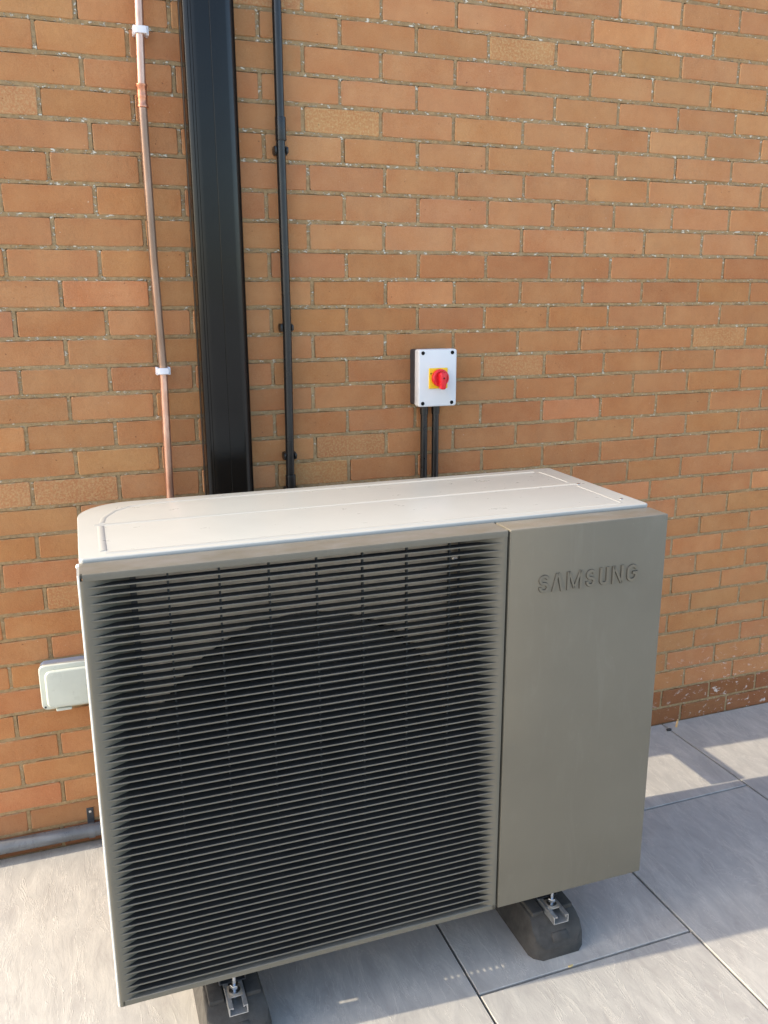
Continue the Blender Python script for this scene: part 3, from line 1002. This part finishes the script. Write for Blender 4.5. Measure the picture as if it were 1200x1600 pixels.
# fan deck: zinc sheet with a round mouth
bm = bmesh.new()
cx, cz, rf = 0.430, 0.600, 0.358
nseg = 72
yd = 0.088
inner = [(cx+rf*math.cos(2*PI*k/nseg), cz+rf*math.sin(2*PI*k/nseg)) for k in range(nseg)]
def on_rect(a):
    c_, s_ = math.cos(a), math.sin(a)
    L = []
    if c_ > 1e-9: L.append((0.855-cx)/c_)
    if c_ < -1e-9: L.append((0.0065-cx)/c_)
    if s_ > 1e-9: L.append((ZT-0.010-cz)/s_)
    if s_ < -1e-9: L.append((ZB+0.032-cz)/s_)
    t_ = min(L)
    return (cx+c_*t_, cz+s_*t_)
outer = [on_rect(2*PI*k/nseg) for k in range(nseg)]
vi = [bm.verts.new((x, yd, z)) for x, z in inner]
vo = [bm.verts.new((x, yd, z)) for x, z in outer]
lip1 = [bm.verts.new((cx+(rf-0.006)*math.cos(2*PI*k/nseg), yd+0.012, cz+(rf-0.006)*math.sin(2*PI*k/nseg))) for k in range(nseg)]
lip2 = [bm.verts.new((cx+(rf-0.008)*math.cos(2*PI*k/nseg), yd+0.070, cz+(rf-0.008)*math.sin(2*PI*k/nseg))) for k in range(nseg)]
for k in range(nseg):
    j = (k+1) % nseg
    bm.faces.new((vi[k], vi[j], vo[j], vo[k]))
    bm.faces.new((vi[k], lip1[k], lip1[j], vi[j]))
    bm.faces.new((lip1[k], lip2[k], lip2[j], lip1[j]))
to_obj('fan_deck', bm, M['zinc'], U, True)
bm = bmesh.new()
box(bm, 0.008, 0.858, 0.40, 0.415, ZB+0.032, ZT-0.010)
to_obj('coil', bm, M['coil'], U)
# fan: hub and three swept blades
bm = bmesh.new()
lathe(bm, [(0, -0.030), (0.03, -0.029), (0.072, -0.018), (0.080, 0.0), (0.080, 0.06), (0, 0.06)], (cx, 0.150, cz), (0, 1, 0), 32)
fan = to_obj('fan', bm, M['fan_black'], U, True)
for b3 in range(3):
    bm = bmesh.new()
    g0 = []
    for i in range(9):
        rr = 0.070 + (rf-0.022-0.070)*i/8
        row = []
        for j in range(9):
            a = math.radians(120*b3 + 18 + (14*i/8) + (86-6*i/8)*j/8)
            yy = 0.132 + 0.060*(j/8) - 0.010*math.sin(PI*j/8) + 0.012*(i/8)
            row.append((bm.verts.new((cx+rr*math.cos(a), yy, cz+rr*math.sin(a))), bm.verts.new((cx+rr*math.cos(a), yy+0.004, cz+rr*math.sin(a)))))
        g0.append(row)
    for s in (0, 1):
        for i in range(8):
            for j in range(8):
                bm.faces.new((g0[i][j][s], g0[i+1][j][s], g0[i+1][j+1][s], g0[i][j+1][s]))
    for i in range(8):
        for j in (0, 8):
            bm.faces.new((g0[i][j][0], g0[i+1][j][0], g0[i+1][j][1], g0[i][j][1]))
    for j in range(8):
        for i in (0, 8):
            bm.faces.new((g0[i][j][0], g0[i][j+1][0], g0[i][j+1][1], g0[i][j][1]))
    to_obj('blade', bm, M['fan_black'], fan, True)
# small white cable clip seen high behind the slats
bm = bmesh.new()
prism(bm, rrect(0.762, 0.792, 1.040, 1.049, 0.004, 3), 0.060, 0.070, 'y')
to_obj('cable_clip', bm, M['white_clip'], U, True)

# service panel with the raised maker's lettering
bm = bmesh.new()
box(bm, DIV+0.0040, W, 0.0, 0.071, ZB, ZT, 0.0032, 3)
panel = to_obj('service_panel', bm, M['grey'], U, True)
bm = bmesh.new()
box(bm, DIV-0.004, DIV+0.008, 0.010, 0.068, ZB+0.004, ZT-0.004)
to_obj('seam_strip', bm, M['slat_black'], U)

LH = 0.0425
LZ = 0.9655
LW = 0.0088                                   # stroke width
def stroke(bm, pts, wdt=LW):
    """a flat-ended stroke of even width, raised from the sheet with sloped sides"""
    n_ = len(pts)
    L, Rr = [], []
    for i in range(n_):
        p = Vector((*pts[i], 0))
        d1 = (Vector((*pts[i], 0))-Vector((*pts[i-1], 0))).normalized() if i else None
        d2 = (Vector((*pts[i+1], 0))-Vector((*pts[i], 0))).normalized() if i < n_-1 else None
        d = ((d1 or d2)+(d2 or d1)).normalized()
        s = Vector((-d.y, d.x, 0))
        k = 1.0
        if d1 and d2:
            k = 1/max(0.5, math.cos(d1.angle(d2)/2))
        L.append(p+s*wdt/2*k)
        Rr.append(p-s*wdt/2*k)
    rows = []
    for a, b_ in zip(L, Rr):
        a2, b2 = a.lerp(b_, 0.16), b_.lerp(a, 0.16)
        rows.append([bm.verts.new((a.x, 0.0005, a.y)), bm.verts.new((a2.x, -0.0030, a2.y)), bm.verts.new((b2.x, -0.0030, b2.y)), bm.verts.new((b_.x, 0.0005, b_.y))])
    for r1, r2 in zip(rows[:-1], rows[1:]):
        for k in range(3):
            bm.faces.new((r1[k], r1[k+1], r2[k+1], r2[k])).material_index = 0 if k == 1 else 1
    for r in (rows[0], rows[-1]):
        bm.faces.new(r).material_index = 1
def s_path(x0, x1):
    m = LW/2
    cx_ = (x0+x1)/2
    rx = (x1-x0)/2-m
    zt, zb = LH-m, m
    rz = (zt-zb)/4
    P_ = [(cx_+rx*math.cos(math.radians(a)), zt-rz+rz*math.sin(math.radians(a))) for a in range(15, 271, 17)]
    P_ += [(cx_+rx*math.cos(math.radians(a)), zb+rz+rz*math.sin(math.radians(a))) for a in range(80, -196, -17)]
    return [(x, z) for x, z in P_]
def letter(ch, x0, x1):
    bm = bmesh.new()
    m = LW/2
    if ch == 'S':
        stroke(bm, s_path(x0, x1))
    elif ch == 'A':                            # drawn without a crossbar
        stroke(bm, [(x0+m*0.9, 0), ((x0+x1)/2-m*0.30, LH-m*0.1)], LW*0.98)
        stroke(bm, [(x1-m*0.9, 0), ((x0+x1)/2+m*0.30, LH-m*0.1)], LW*0.98)
    elif ch == 'M':
        stroke(bm, [(x0+m, 0), (x0+m, LH)])
        stroke(bm, [(x1-m, 0), (x1-m, LH)])
        stroke(bm, [(x0+m*1.3, LH), ((x0+x1)/2, 0.003)], LW*0.8)
        stroke(bm, [(x1-m*1.3, LH), ((x0+x1)/2, 0.003)], LW*0.8)
    elif ch == 'U':
        rx, rz = (x1-x0)/2-m, 0.0085
        stroke(bm, [(x0+m, LH), (x0+m, rz+m+0.006)] + [((x0+x1)/2+rx*math.cos(math.radians(a)), m+rz+rz*math.sin(math.radians(a))) for a in range(180, 361, 15)] + [(x1-m, rz+m+0.006), (x1-m, LH)])
    elif ch == 'N':
        stroke(bm, [(x0+m, 0), (x0+m, LH)])
        stroke(bm, [(x1-m, 0), (x1-m, LH)])
        stroke(bm, [(x0+m*1.2, LH-0.001), (x1-m*1.2, 0.001)], LW*0.85)
    elif ch == 'G':
        rx, rz = (x1-x0)/2-m, 0.0095
        cx_ = (x0+x1)/2
        P_ = [(cx_+rx*math.cos(math.radians(a)), LH-m-rz+rz*math.sin(math.radians(a))) for a in range(10, 181, 17)]
        P_ += [(cx_+rx*math.cos(math.radians(a)), m+rz+rz*math.sin(math.radians(a))) for a in range(180, 361, 15)]
        P_ += [(x1-m, LH*0.50), (cx_+0.001, LH*0.50)]
        stroke(bm, P_)
    o = to_obj('letter', bm, [M['grey'], M['letter_edge_shade']], panel, False, (0, 0, LZ))
for ch, a, b_ in (('S', 0.034, 0.0615), ('A', 0.0665, 0.0975), ('M', 0.1045, 0.1455), ('S', 0.1535, 0.180), ('U', 0.1885, 0.2145), ('N', 0.2215, 0.2535), ('G', 0.2610, 0.2910)):
    letter(ch, a+0.904+0.0010, b_+0.904+0.0010)

# ---- lagged pipes from the wall into the back of the unit
for x, z, lab in ((0.33, 0.44, 'black lagged pipe at the back of the unit, lower of two'), (0.28, 0.72, 'black lagged pipe at the back of the unit, upper of two')):
    bm = bmesh.new()
    tube(bm, [(0, 0, 0), (0, -0.356, 0.0)], 0.034, 18)
    tag(to_obj('lagged_pipe', bm, M['foam'], None, True, (x, -0.001, z)), lab, 'pipe', 'lagged pipes behind the unit')

# ---- rubber mounting feet
def mounting_foot(cx, label):
    t = thing('mounting_foot', label, 'mounting foot', (cx, -0.905, 0), 0, 'rubber feet under the unit')
    hb, ht, H, L = 0.0765, 0.062, 0.093, 0.600
    secs = [(0.000, 0.0, 0.026), (0.0, 0.0, 0.034), (0.035, 0.0, 0.078), (0.052, 0.0, H)]
    bm = bmesh.new()
    # outline at floor, shoulder, then drawn in to the top; the flanks are scooped between the ends
    ny = 40
    rows = []
    for j in range(ny+1):
        v = j/ny
        y = L*v
        e = min(y, L-y)
        endz = 0.034 + (H-0.034)*min(1, e/0.052)**0.8
        corner = 0.026*max(0, 1-e/0.03)**2
        scoop = 0.020*max(0, math.sin(PI*min(1, max(0, (e-0.10)/0.13))))**1.2
        w0 = hb-corner
        w1 = hb-0.002-corner
        zt_ = endz
        w2 = min(w1-0.003, hb - (hb-ht)*((zt_-0.034)/(H-0.034)) - corner)
        wm = (w1+w2)/2 - scoop
        zm = 0.034+(zt_-0.034)*0.55
        rows.append([bm.verts.new(p) for p in ((-w0, y, 0), (-w1, y, 0.030), (-wm, y, zm), (-w2, y, zt_-0.003), (-w2+0.006, y, zt_), (w2-0.006, y, zt_), (w2, y, zt_-0.003), (wm, y, zm), (w1, y, 0.030), (w0, y, 0))])
    for a, b_ in zip(rows[:-1], rows[1:]):
        for k in range(9):
            bm.faces.new((a[k], a[k+1], b_[k+1], b_[k]))
        bm.faces.new((a[9], a[0], b_[0], b_[9]))
    for r in (rows[0], rows[-1]):
        bm.faces.new(r)
    blk = to_obj('rubber_block', bm, M['rubber'], t, True)
    # step moulded in the sloping nose below the rail
    bm = bmesh.new()
    prism(bm, [(0.004, 0.030), (0.0035, 0.046), (0.0150, 0.060), (0.030, 0.060), (0.030, 0.030)], -0.022, 0.022, 'x', 0, 0.0015, 1)
    to_obj('nose_step', bm, M['rubber'], blk, True)
    # open channel rail
    bm = bmesh.new()
    c = [(-0.0205, 0.0), (0.0205, 0.0), (0.0205, 0.021), (0.011, 0.021), (0.011, 0.0165), (0.013, 0.0165), (0.013, 0.0188), (0.0185, 0.0188), (0.0185, 0.002),
         (-0.0185, 0.002), (-0.0185, 0.0188), (-0.013, 0.0188), (-0.013, 0.0165), (-0.011, 0.0165), (-0.011, 0.021), (-0.0205, 0.021)]
    prism(bm, c, 0.008, 0.57, 'y')
    rail = to_obj('rail', bm, M['alu'], t, loc=(0, 0, 0.0900))
    for s in (-1, 1):
        bm = bmesh.new()
        box(bm, s*0.041-0.0165, s*0.041+0.0165, 0.050, 0.56, H-0.004, H+0.0085, 0.003, 2)
        to_obj('rail_shoulder', bm, M['rubber'], blk, True)
    # bolt, nut and washer through the unit's foot
    yb_ = 0.056
    bm = bmesh.new()
    lathe(bm, [(0, 0.094), (0.0048, 0.094)] + [(0.0048 if k % 2 else 0.0042, 0.100+0.0022*k) for k in range(38)] + [(0, 0.185)], (0, yb_, 0), (0, 0, 1), 12)
    bolt = to_obj('bolt', bm, M['steel'], t, True)
    bm = bmesh.new()
    lathe(bm, [(0.0048, 0.1190), (0.0092, 0.1190), (0.0096, 0.1205), (0.0096, 0.1265), (0.0092, 0.1280), (0.0048, 0.1280)], (0, yb_, 0), (0, 0, 1), 6)
    to_obj('nut', bm, M['steel'], bolt)
    bm = bmesh.new()
    lathe(bm, [(0.0048, 0.1115), (0.0125, 0.1115), (0.0125, 0.1135), (0.0048, 0.1135)], (0, yb_, 0), (0, 0, 1), 24)
    to_obj('washer', bm, M['steel'], bolt, True)
    bm = bmesh.new()
    box(bm, -0.016, 0.016, yb_-0.018, yb_+0.018, 0.1112-0.003, 0.1112, 0.0008, 1)
    to_obj('foot_plate', bm, M['zinc'], t)
    bm = bmesh.new()                             # folded steel foot of the unit standing on the rail
    box(bm, -0.030, 0.030, 0.078, 0.50, 0.1125, 0.1150)
    box(bm, -0.030, -0.0275, 0.078, 0.50, 0.1152, ZB+0.002)
    box(bm, 0.0275, 0.030, 0.078, 0.50, 0.1152, ZB+0.002)
    to_obj('foot_bracket', bm, M['abs_dark'], t)
mounting_foot(-0.665, 'black rubber foot carrying the slatted end of the unit, near the sunlit floor')
mounting_foot(0.138, 'black rubber foot under the plain grey panel end of the unit')

# ================================================================== SMALL THINGS ON THE FLOOR
bm = bmesh.new()
prism(bm, [(-0.0035, 0), (0.0035, 0), (0.003, 0.030), (-0.0025, 0.033)], -0.0025, 0.0025, 'x', 0, 0.0008, 1)
o = to_obj('wood_spacer', bm, M['wood'], None, False, (1.168, -0.045, 0.0))
o.rotation_euler = (0, 0.25, 0.35)
tag(o, 'thin slip of pale wood stuck in the tile joint by the wall', 'wood chip')
bm = bmesh.new()
prism(bm, [(-0.007, -0.002), (-0.001, -0.004), (0.006, -0.001), (0.008, 0.002), (0.0, 0.003), (-0.006, 0.0025)], 0.0012, 0.0045, 'z', 0, 0.0008, 1)
o = to_obj('dry_leaf', bm, M['straw'], None, False, (0.141, -0.944, 0.0))
tag(o, 'small curl of dry yellow leaf on the tile joint near the rubber foot', 'leaf')
bm = bmesh.new()
prism(bm, [(-0.012, -0.005), (0.002, -0.008), (0.013, -0.001), (0.008, 0.007), (-0.006, 0.006)], 0.0005, 0.006, 'z', 0, 0.001, 1)
o = to_obj('grit_crumb', bm, M['grit'], None, False, (1.125, -0.055, 0.0))
tag(o, 'dark crumb of grit lying on the tile near the wall', 'grit')
